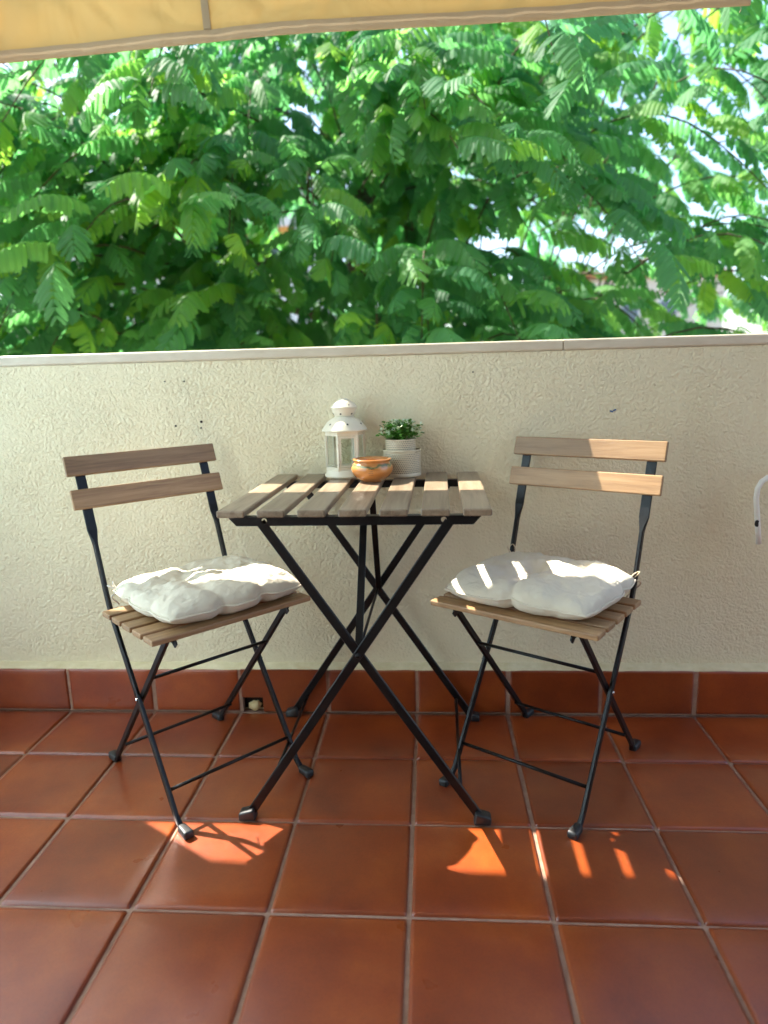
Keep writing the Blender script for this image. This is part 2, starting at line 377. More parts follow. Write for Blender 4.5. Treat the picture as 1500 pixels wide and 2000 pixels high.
# ---- parapet
par = tag(empty('parapet_wall', (0, YW, 0)), 'cream stucco parapet wall with stone coping behind the table and chairs', 'wall')
def child(name, me, m, parent, smooth=False, loc=None, rot=None): return link(name, me, m, parent, smooth, loc, rot)
ZC = 1.040; ZB = 1.012
child('plaster', box_mesh('plaster', 8.4, .19, 4.0+ZB-.001), 'stucco', par, loc=(-.6, .095, -4+(4.0+ZB)/2))
cx = [-4.8, -2.2, .395, 3.6]
for a, b_ in zip(cx[:-1], cx[1:]):
    bm = bmesh.new(); bmesh.ops.create_cube(bm, size=1); bmesh.ops.scale(bm, vec=(b_-a-.0025, .224, ZC-ZB), verts=bm.verts)
    ed = [e for e in bm.edges if abs(e.verts[0].co.x-e.verts[1].co.x) > .1]
    bmesh.ops.bevel(bm, geom=ed, offset=.0062, segments=4, profile=.5, affect='EDGES')
    child('coping_stone', bm_mesh('coping_stone', bm), 'coping', par, False, loc=((a+b_)/2, .110-.0035, (ZC+ZB)/2))
# skirting: cut tiles, one with a notch for the drain
SH = .130
def skirt(w, seed):
    me = tile_mesh('skirting_tile', w, SH, .011, seed, .004); return me
sk = [skirt(TS-.008, 50+k) for k in range(3)]
for i in range(-9, 8):
    if i == -2:
        w = (TS-.008)/2
        hx0, hx1, hz = -.5*TS+.006-w*0+.004, -.5*TS+.060, .0445
        out = [(-w, .0445), (-w+.062, .0445), (-w+.062, 0.0), (w, 0.0), (w, SH), (-w, SH)]
        me = plate_mesh('skirting_tile', out, [], .011)
        o = child('skirting_tile', me, 'terracotta', par, loc=((i+.5)*TS+.002, -YW, .0035))
    else:
        o = child('skirting_tile', sk[i % 3], 'terracotta', par, True, loc=((i+.5)*TS+.002*(i % 2), -YW, .0035+SH/2), rot=(PI/2, 0, 0))
# mortar bed behind the skirting, open at the drain, with a rough plaster lip on top
dx0 = -2*TS+.006; dx1 = dx0+.064
def bed(a, b_, z0, z1): child('mortar_bed', box_mesh('mortar_bed', b_-a, YW-.0035, z1-z0), 'grout', par, loc=((a+b_)/2, -(YW-.0035)/2-.0002, (z0+z1)/2))
bed(-4.8, dx0, .001, .131); bed(dx1, 3.6, .001, .131); bed(dx0, dx1, .046, .131)
vs, fs = [], []; n = 260
rl = random.Random(4)
for k in range(n+1):
    x = -3.0+6.0*k/n; q = noise.noise((x*9, 0, 0))*.5+noise.noise((x*31, 2, 0))*.5
    top = .1405+.0035*q; fr_ = -.0245-.0035*noise.noise((x*17, 5, 0))
    vs += [(x, -.0001, .1312), (x, fr_-.002, .1312), (x, fr_, .1345+.0015*q), (x, -.010, top), (x, -.0001, top+.005)]
for k in range(n):
    for i in range(4): fs.append((k*5+i, k*5+i+1, k*5+6+i, k*5+5+i))
child('plaster_lip', mesh('plaster_lip', vs, fs), 'skirt_edge', par, True)
child('drain_back', box_mesh('drain_back', .062, .002, .043), 'near_black', par, loc=((dx0+dx1)/2, -.0016, .0235))  # dark sheet painting the depth shade at the back of the drain
bm = bmesh.new(); bmesh.ops.create_icosphere(bm, subdivisions=3, radius=1)
for v in bm.verts:
    v.co *= 1+.35*noise.noise(v.co*1.9); v.co = Vector((v.co.x*.019, v.co.y*.008, v.co.z*.015))
child('foam_plug', bm_mesh('foam_plug', bm), 'foam', par, True, loc=(dx0+.034, -.016, .0165))
for x, z, r_ in ((-.652, .839, .0030), (-.579, .849, .0036), (-.581, .832, .0024), (-.672, .96, .0020), (-.618, .959, .0022), (.163, .963, .0022)):
    child('hole_disc', lathe_mesh('hole_disc', [(r_, -.0016), (r_*.9, .0012), (r_*.4, .0008)], 10), 'near_black', par, loc=(x, -.0012, z), rot=(PI/2, 0, 0))  # raised dark discs; the shade of open holes is painted on
for dx, w_, a_ in ((-.005, .009, .2), (.003, .008, -.35)):
    child('paint_fleck', box_mesh('paint_fleck', w_, .0025, .004, .001), 'blue_fleck', par, loc=(.53+dx, -.001, .854+dx*.4), rot=(0, a_, 0))

# ---- awning
aw = tag(empty('awning', (0, .335, 1.922)), 'golden beige canvas awning blind with stitched hem hanging above the parapet', 'awning')
def canvas_pt(x, h):   # h: distance up the cloth from its lower edge
    q0 = x+.25*noise.noise((x*3, h*5, 8))*1.0; wob = .010*noise.noise((x*1.6, h*1.2, 0))+.011*noise.noise((q0*5.5, h*2.2, 3))*min(1, .25+h*5)+.0075*noise.noise((q0*13, h*9, 6))*min(1, .15+h*9)+.009*(1-abs(noise.noise((q0*4+h*5, h*5-x*2, 2))))**9*min(1, h*9)
    return Vector((x, -h*.196+wob, h*.98-.026*max(0, (-.35-x)/.85)**1.15+.0016*noise.noise((x*5, 9, 0))))
xs = [-2.25+3.18*k/420 for k in range(421)]; hs_ = [.027+.76*(k/44)**1.6 for k in range(45)]
vs = [canvas_pt(x, h) for h in hs_ for x in xs]; nx = len(xs)
fs = [(j*nx+i, j*nx+i+1, (j+1)*nx+i+1, (j+1)*nx+i) for j in range(len(hs_)-1) for i in range(nx-1)]
child('canvas', mesh('canvas', vs, fs), 'canvas', aw, True)
vs = []; prof = [(.029, -.0065), (.018, -.0060), (.002, -.0050), (-.001, 0), (.002, .005), (.029, .0055)]
for x in xs:
    b0 = canvas_pt(x, .02); rag = .0016*noise.noise((x*7, 1, 1))
    for h, dy in prof: q = canvas_pt(x, max(h, 0)); vs.append((x, q.y+dy, q.z+(h if h < 0 else 0)+(rag if h > .025 else 0)))
m_ = len(prof); fs = [(i*m_+k, i*m_+k+1, (i+1)*m_+k+1, (i+1)*m_+k) for i in range(nx-1) for k in range(m_-1)]
fs += [tuple(range(m_)), tuple(range((nx-1)*m_, nx*m_))]
child('hem', mesh('hem', vs, fs), 'canvas_hem', aw, True)
for x0 in (-1.81, -.574, .908):
    vs = []; hw = .0105
    for k in range(24):
        h = .0310+.74*k/23
        for dx in (-hw, hw): q = canvas_pt(x0+dx, h); vs.append((q.x, q.y-.0045, q.z))
        for dx in (hw, -hw): q = canvas_pt(x0+dx, h); vs.append((q.x, q.y-.0012, q.z))
    fs = [(k*4+i, k*4+(i+1) % 4, k*4+4+(i+1) % 4, k*4+4+i) for k in range(23) for i in range(4)]+[(0, 1, 2, 3)]
    child('seam_strip', mesh('seam_strip', vs, fs), 'canvas_hem', aw)
child('thread_end', tube_mesh('thread_end', [(.905, -.004, 0), (.908, -.006, -.008), (.904, -.005, -.017)], .0009, 5), 'canvas_hem', aw)

# ---- bent white tube at the right on the wall
tb = tag(empty('bent_tube', (.90, -.03, .50)), 'white bent pipe handle with a dark half round spot by the stucco wall', 'pipe')
pts = [(-.001, 0, .004), (-.006, 0, .045), (-.012, 0, .09), (-.0165, 0, .125), (-.0150, 0, .150), (-.006, 0, .168), (.010, .004, .178), (.035, .012, .183), (.07, .025, .186), (.11, .045, .187), (.13, .058, .187)]
child('pipe', tube_mesh('pipe', pts, .0068, 14), 'tube_white', tb, True)
child('wall_plate', lathe_mesh('wall_plate', [(.022, 0), (.022, .004), (.018, .006), (.008, .008)], 24), 'tube_white', tb, True, loc=(.127, .0595, .187), rot=(PI/2, 0, 0))
child('dark_spot', lathe_mesh('dark_spot', [(.0062, -.003), (.0062, .0012), (.0045, .0018)], 14, sy=1.5), 'near_black', tb, loc=(-.0108, -.0058, .060), rot=(PI/2, .1, .35))

# ================================================================== TABLE
TX, TY, TR = -.1039, -.2400, -.0142
tbl = tag(empty('cafe_table', (TX, TY, 0), TR), 'square folding cafe table with brown wood slats and black crossed legs', 'table')
TD = .528
slat = box_mesh('slat', TD, .0565, .0145, .003, 2)
rs = random.Random(5)
for i in range(7):
    child('slat', slat, 'wood_shaded', tbl, False, loc=(-.275+.02825+i*(.55-.0565)/6, 0+rs.uniform(-.001, .001), .7-.00725), rot=(0, 0, PI/2))
ZR = .6845
def rail(y):
    h = .0185
    out = [(-.256, 0), (.256, 0), (.256-.017, -h), (-.256+.017, -h)]
    hl = [circ(-.181, -.0082, .0058), circ(.181, -.0082, .0058)]
    child('top_rail', plate_mesh('top_rail', out, hl, .003), 'black_metal', tbl, loc=(0, y, ZR))
    child('rail_flange', box_mesh('rail_flange', .508, .017, .002), 'black_metal', tbl, loc=(0, y+.0117, ZR-.0010))
YF, YR_ = -.250, .222
rail(YF); rail(YR_)
child('cross_rail', box_mesh('cross_rail', .022, YR_-YF-.025, .004, .001), 'black_metal', tbl, loc=(0, (YF+YR_)/2+.005, ZR-.0055))
hwf, hwt, zt = .254, .192, .672
for y, s0 in ((YF+.0075, 1), (YR_-.006, -1)):
    for s in (1, -1):
        yy = y+.0042*s*s0
        p0 = Vector((s*hwf, yy, .012)); p1 = Vector((-s*hwt*1.0, yy, zt))
        child('leg', sect_mesh('leg', [(p0, .0098, .0036, 0), (p1, .0098, .0036, 0)]), 'black_metal', tbl)
        # foot: short upturned plastic shoe along the leg
        d = (p1-p0).normalized()
        bm = bmesh.new(); bmesh.ops.create_cube(bm, size=1); bmesh.ops.scale(bm, vec=(.038, .028, .018), verts=bm.verts)
        for v in bm.verts:
            if v.co.z > 0 and v.co.x > 0: v.co.z += .010; v.co.x -= .004
        bmesh.ops.bevel(bm, geom=bm.edges[:], offset=.0045, segments=3, profile=.5, affect='EDGES')
        child('foot_cap', bm_mesh('foot_cap', bm), 'rubber', tbl, True, loc=(s*(hwf+.004), yy-.003, .0105), rot=(0, 0, PI if s > 0 else 0))
    child('pivot', lathe_mesh('pivot', [(.006, -.0105), (.006, .0095), (.0035, .0112)], 14), 'black_metal', tbl, True, loc=(0, y, .388), rot=(PI/2, 0, 0))
for s in (1, -1):
    zz = .062; xx = s*(hwf-zz*(hwf+hwt)/(zt-.012))
    child('stretcher', tube_mesh('stretcher', [(xx, YF+.01, zz), (xx, YR_-.01, zz)], .0042, 8), 'black_metal', tbl, True)
child('strut', sect_mesh('strut', [((.002, -.06, .678), .0080, .0022, 0), ((.0, YF+.02, .398), .0080, .0022, 0)]), 'black_metal', tbl)
child('strut', sect_mesh('strut', [((.014, .0, .678), .0075, .0022, 0), ((.004, YR_-.022, .392), .0075, .0022, 0)]), 'black_metal', tbl)
child('axle', tube_mesh('axle', [(0, YF+.004, .388), (0, YR_-.004, .388)], .0035, 8), 'black_metal', tbl, True)

# ================================================================== CHAIRS
wf, wr, Ym, Yt, Yr, Ys, Sf, Sd, ws, zs, wb, h1, h2 = .160, .1495, .283, .3954, .3638, .0049, -.0276, .262, .1956, .454, .1935, .7695, .693
def at(h): return Ym*h/.44 if h < .44 else Ym+(Yt-Ym)*(h-.44)/.35
def at_s(h):
    return sum(at(h+d) for d in (-.03, -.015, 0, .015, .03))/5 if h > .05 else at(h)
tilt = math.atan2(Yt-Ym, .35)
def shoe(bm_name):
    bm = bmesh.new(); bmesh.ops.create_cube(bm, size=1); bmesh.ops.scale(bm, vec=(.023, .040, .0185), verts=bm.verts)
    for v in bm.verts:
        if v.co.y > 0: v.co.x *= .8
    bmesh.ops.bevel(bm, geom=bm.edges[:], offset=.005, segments=3, profile=.5, affect='EDGES')
    return bm_mesh(bm_name, bm)
shoe_me = shoe('foot_cap')
seat_slat = box_mesh('seat_slat', ws*2, .0435, .0125, .0028, 2)
back_slat = box_mesh('back_slat', wb*2, .0475, .011, .0026, 2)
def long_bar(s):
    secs = [((s*wf, -.012, .009), .0065, .0045, 0), ((s*wf, .0, .011), .0060, .0050, 0), ((s*wf, at(.028)+.002, .028), .0048, .0078, 0)]
    for h in (.08, .2, .32, .40, .43, .45, .48, .54, .585): secs.append(((s*wf, at_s(h), h), .0046, .0080, 0))
    for k, h in enumerate((.597, .608, .62)): 
        f = (k+1)/3; secs.append(((s*wf, at_s(h), h), .0046+.007*f, .0080-.0055*f, 0))
    secs.append(((s*wf, at_s(.785), .785), .0116, .0025, 0))
    return sect_mesh('back_leg', secs)
def short_bar(s):
    p1 = Vector((s*wr, Ys, .437)); p0 = Vector((s*wr, Yr, .028))
    return sect_mesh('front_leg', [((s*wr, Yr+.018, .009), .0065, .0045, 0), ((s*wr, Yr+.006, .011), .006, .005, 0), (p0, .0048, .0078, 0), (p1, .0048, .0078, 0)])
LB = {s: long_bar(s) for s in (1, -1)}; SB = {s: short_bar(s) for s in (1, -1)}
def sline(z): return Yr+(Ys-Yr)*(z-.01)/.427
ST = [tube_mesh('stretcher', [(-wf, at(.075), .075), (wf, at(.075), .075)], .0042, 8),
      tube_mesh('stretcher', [(-wr, sline(.075), .075), (wr, sline(.075), .075)], .0042, 8),
      tube_mesh('stretcher', [(-wr, sline(.318), .318), (wr, sline(.318), .318)], .0042, 8)]
def rail_m():
    out = [(Sf+.016, 0), (Sf+Sd-.006, 0), (Sf+Sd-.014, -.014), (Sf+.03, -.014), (Sf+.018, -.022), (Sf+.008, -.012)]
    me = plate_mesh('seat_rail', out, [], .003)
    return me
SR = rail_m()
zcross = .0
for k in range(200):
    z = .1+.3*k/200
    if at(z) > sline(z): zcross = z; break
RV = lathe_mesh('rivet', [(.0042, 0), (.0042, .002), (.0025, .0035)], 12)
def make_chair(X, Y, r, label):
    c = tag(empty('folding_chair', (X, Y, 0), r), label, 'chair', 'folding bistro chairs')
    n = 5; w = .0435; g = (Sd-n*w)/(n-1)
    for i in range(n):
        child('seat_slat', seat_slat, 'wood', c, loc=(0, Sf+w/2+i*(w+g), zs-.00625), rot=(0, 0, PI*(i % 2)))
    for h in (h1, h2):
        child('back_slat', back_slat, 'wood', c, loc=(0, at_s(h)-.0085, h), rot=(PI/2-tilt, 0, 0))
    for s in (1, -1):
        child('back_leg', LB[s], 'black_metal', c); child('front_leg', SB[s], 'black_metal', c)
        child('seat_rail', SR, 'black_metal', c, loc=(s*(wr-.011), 0, zs-.0128), rot=(0, 0, PI/2)).rotation_euler = (0, 0, PI/2)
        child('foot_cap', shoe_me, 'rubber', c, True, loc=(s*wf, -.020, .0098))
        child('foot_cap', shoe_me, 'rubber', c, True, loc=(s*wr, Yr+.026, .0098), rot=(0, 0, PI))
        child('rivet', RV, 'steel', c, True, loc=(s*(wf+.0046), at(zcross), zcross), rot=(0, s*PI/2, 0))
    for m_ in ST: child('stretcher', m_, 'black_metal', c, True)
    return c
# rail plate lies in local XZ: turn so its X runs along the chair's depth
chL = make_chair(-.3919, -.4162, .8139, 'brown slatted folding chair with wholly shaded backrest, cushion tied with white string')
chR = make_chair(.2209, -.4140, -.5944, 'brown slatted folding chair with half sunlit backrest, standing nearer the white wall pipe')

# ================================================================== CUSHIONS
def cushion_mesh(name, seed, tf, segs, a=.174, H=.040, n=110):
    def pt(u, v, top):
        k = .17
        x = u*math.sqrt(1-k*v*v); y = v*math.sqrt(1-k*u*u)
        edge = max(abs(u), abs(v)); q = Vector((u, v))
        pin = 0
        for (p0, p1, w_, dp) in segs:      # folds that end on the rim pull it in
            if max(abs(p1[0]), abs(p1[1])) > .95: pin = max(pin, dp*math.exp(-((q-Vector(p1)).length/.11)**2))
        sc = 1-.085*pin*edge**4
        x *= sc; y *= sc
        e = max((1-abs(u)**4.2)*(1-abs(v)**4.2), 0)**.45
        h = H*e*(1+.10*noise.noise((u*1.3+seed, v*1.3, 7)))
        dep = 0; rad = 0
        for (tu, tv) in tf:
            d = math.hypot(u-tu, v-tv); dep = max(dep, math.exp(-(d/.15)**1.2)); th = math.atan2(v-tv, u-tu)
            rad += .0030*abs(math.sin(th*3.5+seed+tu*9))*math.exp(-((d-.17)/.12)**2)*e
        val = 0
        for (p0, p1, w_, dp) in segs:
            A = Vector(p0); dd = Vector(p1)-A; tt = max(0, min(1, (q-A).dot(dd)/dd.dot(dd)))
            wig = .035*noise.noise((tt*3+seed, p1[0], p1[1])); nrm_ = Vector((-dd.y, dd.x)).normalized()
            dist = (q-(A+dd*tt+nrm_*wig)).length; f = abs(tt-.5)*2
            val = max(val, dp*(.30+.70*tt*tt if max(abs(p1[0]), abs(p1[1])) > .95 else .38)*(.55*math.exp(-(dist/w_)**1.4)+.45*math.exp(-dist/(w_*.45))))
        h *= 1-max(.72*dep, .54*val)
        # gathers running in from the seam
        rim = math.exp(-((1-edge)/.16)**2); along = math.atan2(v, u)
        gat = rim*.0022*noise.noise((along*9+seed, edge*2, 3))+rim*.0012*noise.noise((along*23, edge*2, seed))
        nz = noise.noise((x*2.0+seed, y*2.0, 1))*.012*e + noise.noise((x*4.5+seed, y*4.5, 4))*.006*e + noise.noise((x*11+seed, y*11, 2))*.0018*e
        cr = (1-abs(noise.noise((x*5+y*3+seed, y*8-x*2, 5))))**6*.0022*e-(1-abs(noise.noise((x*9-y*4+seed, y*5+x*6, 9))))**8*.0018*e
        z = h+nz+gat-rad+cr if top else max(-h*.85+gat, -.026)
        return Vector((x*a, y*a, z+.0265+.004*pin*edge**4+.005*noise.noise((u*1.5+seed*2, v*1.5, 0))*edge**2))
    vs = []; fs = []; idx = {}
    for top in (1, 0):
        for j in range(n+1):
            for i in range(n+1):
                # ease the grid toward the rim
                u = math.sin((i/n-.5)*PI*.96)/math.sin(PI*.48); v = math.sin((j/n-.5)*PI*.96)/math.sin(PI*.48)
                bd = i in (0, n) or j in (0, n)
                if top == 0 and bd: idx[(0, i, j)] = idx[(1, i, j)]; continue
                idx[(top, i, j)] = len(vs); vs.append(pt(u, v, top))
    for top in (1, 0):
        for j in range(n):
            for i in range(n):
                q = [idx[(top, i, j)], idx[(top, i+1, j)], idx[(top, i+1, j+1)], idx[(top, i, j+1)]]
                fs.append(tuple(q if top else q[::-1]))
    rim = [vs[idx[(1, i, 0)]] for i in range(n+1)]+[vs[idx[(1, n, j)]] for j in range(1, n+1)]+[vs[idx[(1, i, n)]] for i in range(n-1, -1, -1)]+[vs[idx[(1, 0, j)]] for j in range(n-1, 0, -1)]
    bt = [pt(tu, tv, 1) for tu, tv in tf]
    return mesh(name, vs, fs), rim, bt
def make_cushion(X, Y, r, seed, label, tilt_=(0, 0)):
    me, rim, bt = cushion_mesh('cushion_cover', seed, *TUFT[seed])
    c = tag(empty('seat_cushion', (X, Y, zs+.0005), r), label, 'cushion', 'white seat cushions')
    c.rotation_euler = (tilt_[0], tilt_[1], r); c.scale = (1.03, .94, 1)
    child('cover', me, 'cotton', c, True)
    child('piping', tube_mesh('piping', [Vector((q.x*1.008, q.y*1.008, q.z)) for q in rim+[rim[0]]], .0027, 6), 'cotton', c, True)
    for p in bt: child('tuft', lathe_mesh('tuft', [(.004, -.002), (.004, .0005), (.002, .002)], 10), 'cotton', c, True, loc=(p.x, p.y, p.z+.0008))
    return c
TUFT = {
 11: ([(-.36, .12), (.30, .02), (.0, .62)], [((-.36, .12), (-.30, -1), .10, .75), ((.30, .02), (.34, -1), .07, .95), ((-.36, .12), (.30, .02), .16, .45), ((-.36, .12), (-1, .30), .12, .6), ((.30, .02), (1, .12), .12, .6), ((-.36, .12), (.0, .62), .14, .5), ((.30, .02), (.0, .62), .15, .5), ((.0, .62), (.05, 1), .10, .7), ((-.36, .12), (-1, -.45), .09, .35)]),
 4: ([(-.12, .05), (.42, .50)], [((-.12, .05), (.02, -1), .08, .9), ((-.12, .05), (-1, -.22), .10, .75), ((-.12, .05), (-.30, 1), .13, .6), ((-.12, .05), (.42, .50), .15, .5), ((.42, .50), (1, .35), .10, .6), ((.42, .50), (.40, 1), .09, .75), ((-.12, .05), (.62, -1), .12, .28)])}
cuL = make_cushion(-.4785, -.3069, .8139, 11, 'tufted cream white cushion on the chair with the shaded backrest')
cuR = make_cushion(.2993, -.2908, -.5944, 4, 'tufted cream white cushion with sun stripes on the chair with sunlit backrest')
def tie(c, m_, paths):
    for p in paths: child('tie', tube_mesh('tie', p, .0016, 6), m_, c, True)
def curl(base, seed, n=14, rad=.017, drop=.0, out=(1, 0, 0)):
    rnd = random.Random(seed); b0 = Vector(base); o_ = Vector(out); pts = []
    ph = rnd.uniform(0, 6)
    for k in range(n):
        f = k/(n-1); a = ph+f*5.2
        pts.append(b0+o_*(.020*math.sin(f*PI))+Vector((math.cos(a)*rad*f*.5, math.sin(a)*rad*.5*f, rad*math.sin(f*PI)*1.1-drop*f)))
    return pts
tie(cuL, 'white_string', [curl((-.150, .150, .022), 1, out=(-1, .3, 0)), curl((-.150, .152, .022), 5, rad=.022, out=(-1, -.4, .2)), curl((-.152, .148, .02), 9, rad=.012, drop=.03, out=(-1, 0, -.3))])
tie(cuR, 'string', [curl((.150, .152, .022), 2, out=(1, .2, .2)), curl((.150, .154, .022), 6, rad=.024, drop=.05, out=(1, 0, -.3)), curl((.148, .154, .022), 8, rad=.018, drop=.075, out=(.7, .6, 0)),
                    curl((-.148, .156, .024), 3, rad=.02, out=(-.6, .5, .6)), curl((-.148, .156, .024), 12, rad=.024, out=(-.3, .7, .8))])

# ================================================================== LANTERN
TZ = .7003
lan = tag(empty('lantern', (-.1755, -.031, TZ)), 'white metal candle lantern with glass sides and domed star pierced top', 'lantern'); lan.scale = (1.13, 1.13, 1.12)
A0 = [math.radians(d) for d in (-75, -15, 45, 105, 165, 225)]
def hexpt(k, r, z):
    a = A0[k % 6]; return Vector((math.sin(a)*r, -math.cos(a)*r, z))
child('base', lathe_mesh('base', [(.047, 0), (.0505, .002), (.0505, .006), (.047, .009), (.046, .016), (.044, .018)], 48), 'lantern_white', lan, True)
def hexring(name, r0, r1, z0, z1):
    vs = []; fs = []
    for r, z in ((r1, z0), (r1, z1), (r0, z1), (r0, z0)): vs += [hexpt(k, r, z) for k in range(6)]
    for i in range(4):
        for k in range(6): fs.append((i*6+k, i*6+(k+1) % 6, ((i+1) % 4)*6+(k+1) % 6, ((i+1) % 4)*6+k))
    me = mesh(name, vs, fs); bm = bmesh.new(); bm.from_mesh(me); bmesh.ops.recalc_face_normals(bm, faces=bm.faces); bm.to_mesh(me); bm.free(); return me
child('lower_band', hexring('lower_band', .036, .0462, .0165, .025), 'lantern_white', lan)
child('upper_band', hexring('upper_band', .036, .0462, .098, .107), 'lantern_white', lan)
for k in range(6):
    p = hexpt(k, .0445, .025)
    child('post', box_mesh('post', .0056, .0056, .073, .001), 'lantern_white', lan, loc=(p.x, p.y, .0615), rot=(0, 0, A0[k]))
    a, b_ = hexpt(k, .0432, 0), hexpt(k+1, .0432, 0); mid = (a+b_)/2; ang = math.atan2(b_.y-a.y, b_.x-a.x)
    child('pane', box_mesh('pane', (b_-a).length-.006, .0012, .073), 'lantern_glass', lan, loc=(mid.x, mid.y, .0615), rot=(0, 0, ang))
# door frame on the pane that faces the room
a, b_ = hexpt(1, .0455, 0), hexpt(2, .0455, 0); mid = (a+b_)/2; ang = math.atan2(b_.y-a.y, b_.x-a.x); wd = (b_-a).length-.006
door = child('door', plate_mesh('door', [(-wd/2, .026), (wd/2, .026), (wd/2, .097), (-wd/2, .097)], [[(-wd/2+.0045, .0305), (wd/2-.0045, .0305), (wd/2-.0045, .0925), (-wd/2+.0045, .0925)]], .0022), 'lantern_white', lan, loc=(mid.x*1.02, mid.y*1.02, 0), rot=(0, 0, ang))
child('knob', lathe_mesh('knob', [(.001, 0), (.001, .002), (.0022, .003), (.0018, .0048)], 10), 'lantern_white', door, True, loc=(wd/2-.0022, -.0004, .0615), rot=(PI/2, 0, 0))
for zz in (.040, .084): child('hinge', tube_mesh('hinge', [(-wd/2, -.0006, zz-.004), (-wd/2, -.0006, zz+.004)], .0012, 8), 'lantern_white', door, True)
dome = [(.046, .1065), (.0525, .108), (.0533, .1105), (.0515, .1125), (.0465, .120), (.0395, .129), (.031, .1355), (.0235, .139), (.0215, .141)]
rf = child('roof', lathe_mesh('roof', dome, 56), 'lantern_white', lan, True)
tp = child('chimney', lathe_mesh('chimney', [(.0205, .140), (.0225, .143), (.0265, .150), (.0290, .157), (.0296, .160), (.0312, .1612), (.0312, .1632), (.0288, .1645), (.0240, .1715), (.0165, .1765), (.0120, .1785), (.0115, .1805), (.0070, .1822), (.002, .183)], 56), 'lantern_white', lan, True)
def star(parent, ang_, r, z, nr, nz, R_=.0032):
    pts = []
    for k in range(10):
        q = (R_ if k % 2 == 0 else R_*.42); a = PI/2+k*PI/5; pts.append((q*math.cos(a), q*math.sin(a)))
    o = child('star_plate', plate_mesh('star_plate', pts, [], .0012), 'near_black', parent)  # solid plate; its dark colour stands for shade inside a pierced star
    nrm = Vector((math.sin(ang_)*nr, -math.cos(ang_)*nr, nz)).normalized()
    o.rotation_euler = (-nrm).to_track_quat('Y', 'Z').to_euler(); o.location = Vector((math.sin(ang_)*r, -math.cos(ang_)*r, z))+nrm*.0004
for a in (-105, -42, 16, 68, 130, 190): star(rf, math.radians(a), .0430, .1245, .72, .70)
for a in (-75, -12, 50, 115, 180, 240): star(tp, math.radians(a), .0252, .1475, .88, -.47, .0029)
for a in (-40, 32, 110, 190): star(tp, math.radians(a), .0265, .168, .6, .8, .0024)

# ================================================================== PERFORATED POTS
def perf_mesh(name, r, z0, z1, ncol, nrow, hole=.32, thick=.0011):
    """cylinder wall pierced by staggered round holes"""
    vs = []; fs = []; key = {}
    dz = (z1-z0)/nrow; da = 2*PI/ncol
    def V(a, z):
        k = (round((a % (2*PI))*1e5) % round(2*PI*1e5), round(z*1e6))
        if k not in key: key[k] = len(vs); vs.append((r*math.cos(a), r*math.sin(a), z))
        return key[k]
    hr = hole*dz
    for j in range(nrow):
        for i in range(ncol):
            ac = (i+.5*(j % 2))*da; zc = z0+(j+.5)*dz
            outer = [V(ac-da/2, zc-dz/2), V(ac, zc-dz/2), V(ac+da/2, zc-dz/2), V(ac+da/2, zc), V(ac+da/2, zc+dz/2), V(ac, zc+dz/2), V(ac-da/2, zc+dz/2), V(ac-da/2, zc)]
            inner = []
            for k in range(8):
                th = -3*PI/4+k*PI/4; inner.append(len(vs)); a = ac+hr*math.cos(th)/r; vs.append((r*math.cos(a), r*math.sin(a), zc+hr*math.sin(th)))
            for k in range(8): fs.append((outer[k], outer[(k+1) % 8], inner[(k+1) % 8], inner[k]))
    nv = len(vs)
    me = mesh(name, vs, fs); return me
def ring(name, r, z0, z1, th=.0013): return lathe_mesh(name, [(r+th*.2, z0), (r+th*.2, z1), (r-th, z1), (r-th, z0)], 56, True)
PX, PY = -.0265, -.036
pot = tag(empty('wide_pot', (PX, PY, TZ)), 'wide cream perforated metal pot on the table holding a smaller pot', 'pot')
child('wall', perf_mesh('wall', .0495, .010, .0665, 62, 12), 'pot_white', pot)
child('top_rim', ring('top_rim', .0497, .0662, .0700), 'pot_white', pot, True)
child('base', lathe_mesh('base', [(.046, 0), (.0492, .001), (.0497, .003), (.0497, .0103), (.0487, .0103), (.0480, .004), (.02, .0035)], 56), 'pot_white', pot, True)
child('liner', lathe_mesh('liner', [(.030, .004), (.0450, .005), (.0450, .060), (.044, .060), (.0435, .006), (.01, .006)], 40), 'pot_inside', pot, True)
pot2 = tag(empty('narrow_pot', (PX-.003, PY, TZ+.0642)), 'narrow cream perforated metal pot standing inside the wide pot', 'pot')
child('wall', perf_mesh('wall', .0395, .001, .0300, 50, 6), 'pot_white', pot2)
child('top_rim', ring('top_rim', .0398, .0298, .0330), 'pot_white', pot2, True)
child('bottom', lathe_mesh('bottom', [(.0375, -.0040), (.0395, -.002), (.0395, .0012), (.0385, .0012), (.02, -.002)], 48), 'pot_white', pot2, True)
child('liner', lathe_mesh('liner', [(.030, -.001), (.0365, 0), (.0365, .0290), (.0355, .0290), (.035, .001), (.01, .001)], 40), 'pot_inside', pot2, True)
pl = tag(empty('potted_plant', (PX-.003, PY, TZ+.0642+.024)), 'small bushy green and white artificial plant in the narrow pot', 'plant'); pl.scale = (1.36, 1.05, 1.36)
child('soil', lathe_mesh('soil', [(.002, -.004), (.0245, -.003), (.0245, .0), (.018, .003), (.004, .004)], 32), 'soil', pl, True)
rp = random.Random(21); GV, GF, PV, PF, SV, SF = [], [], [], [], [], []
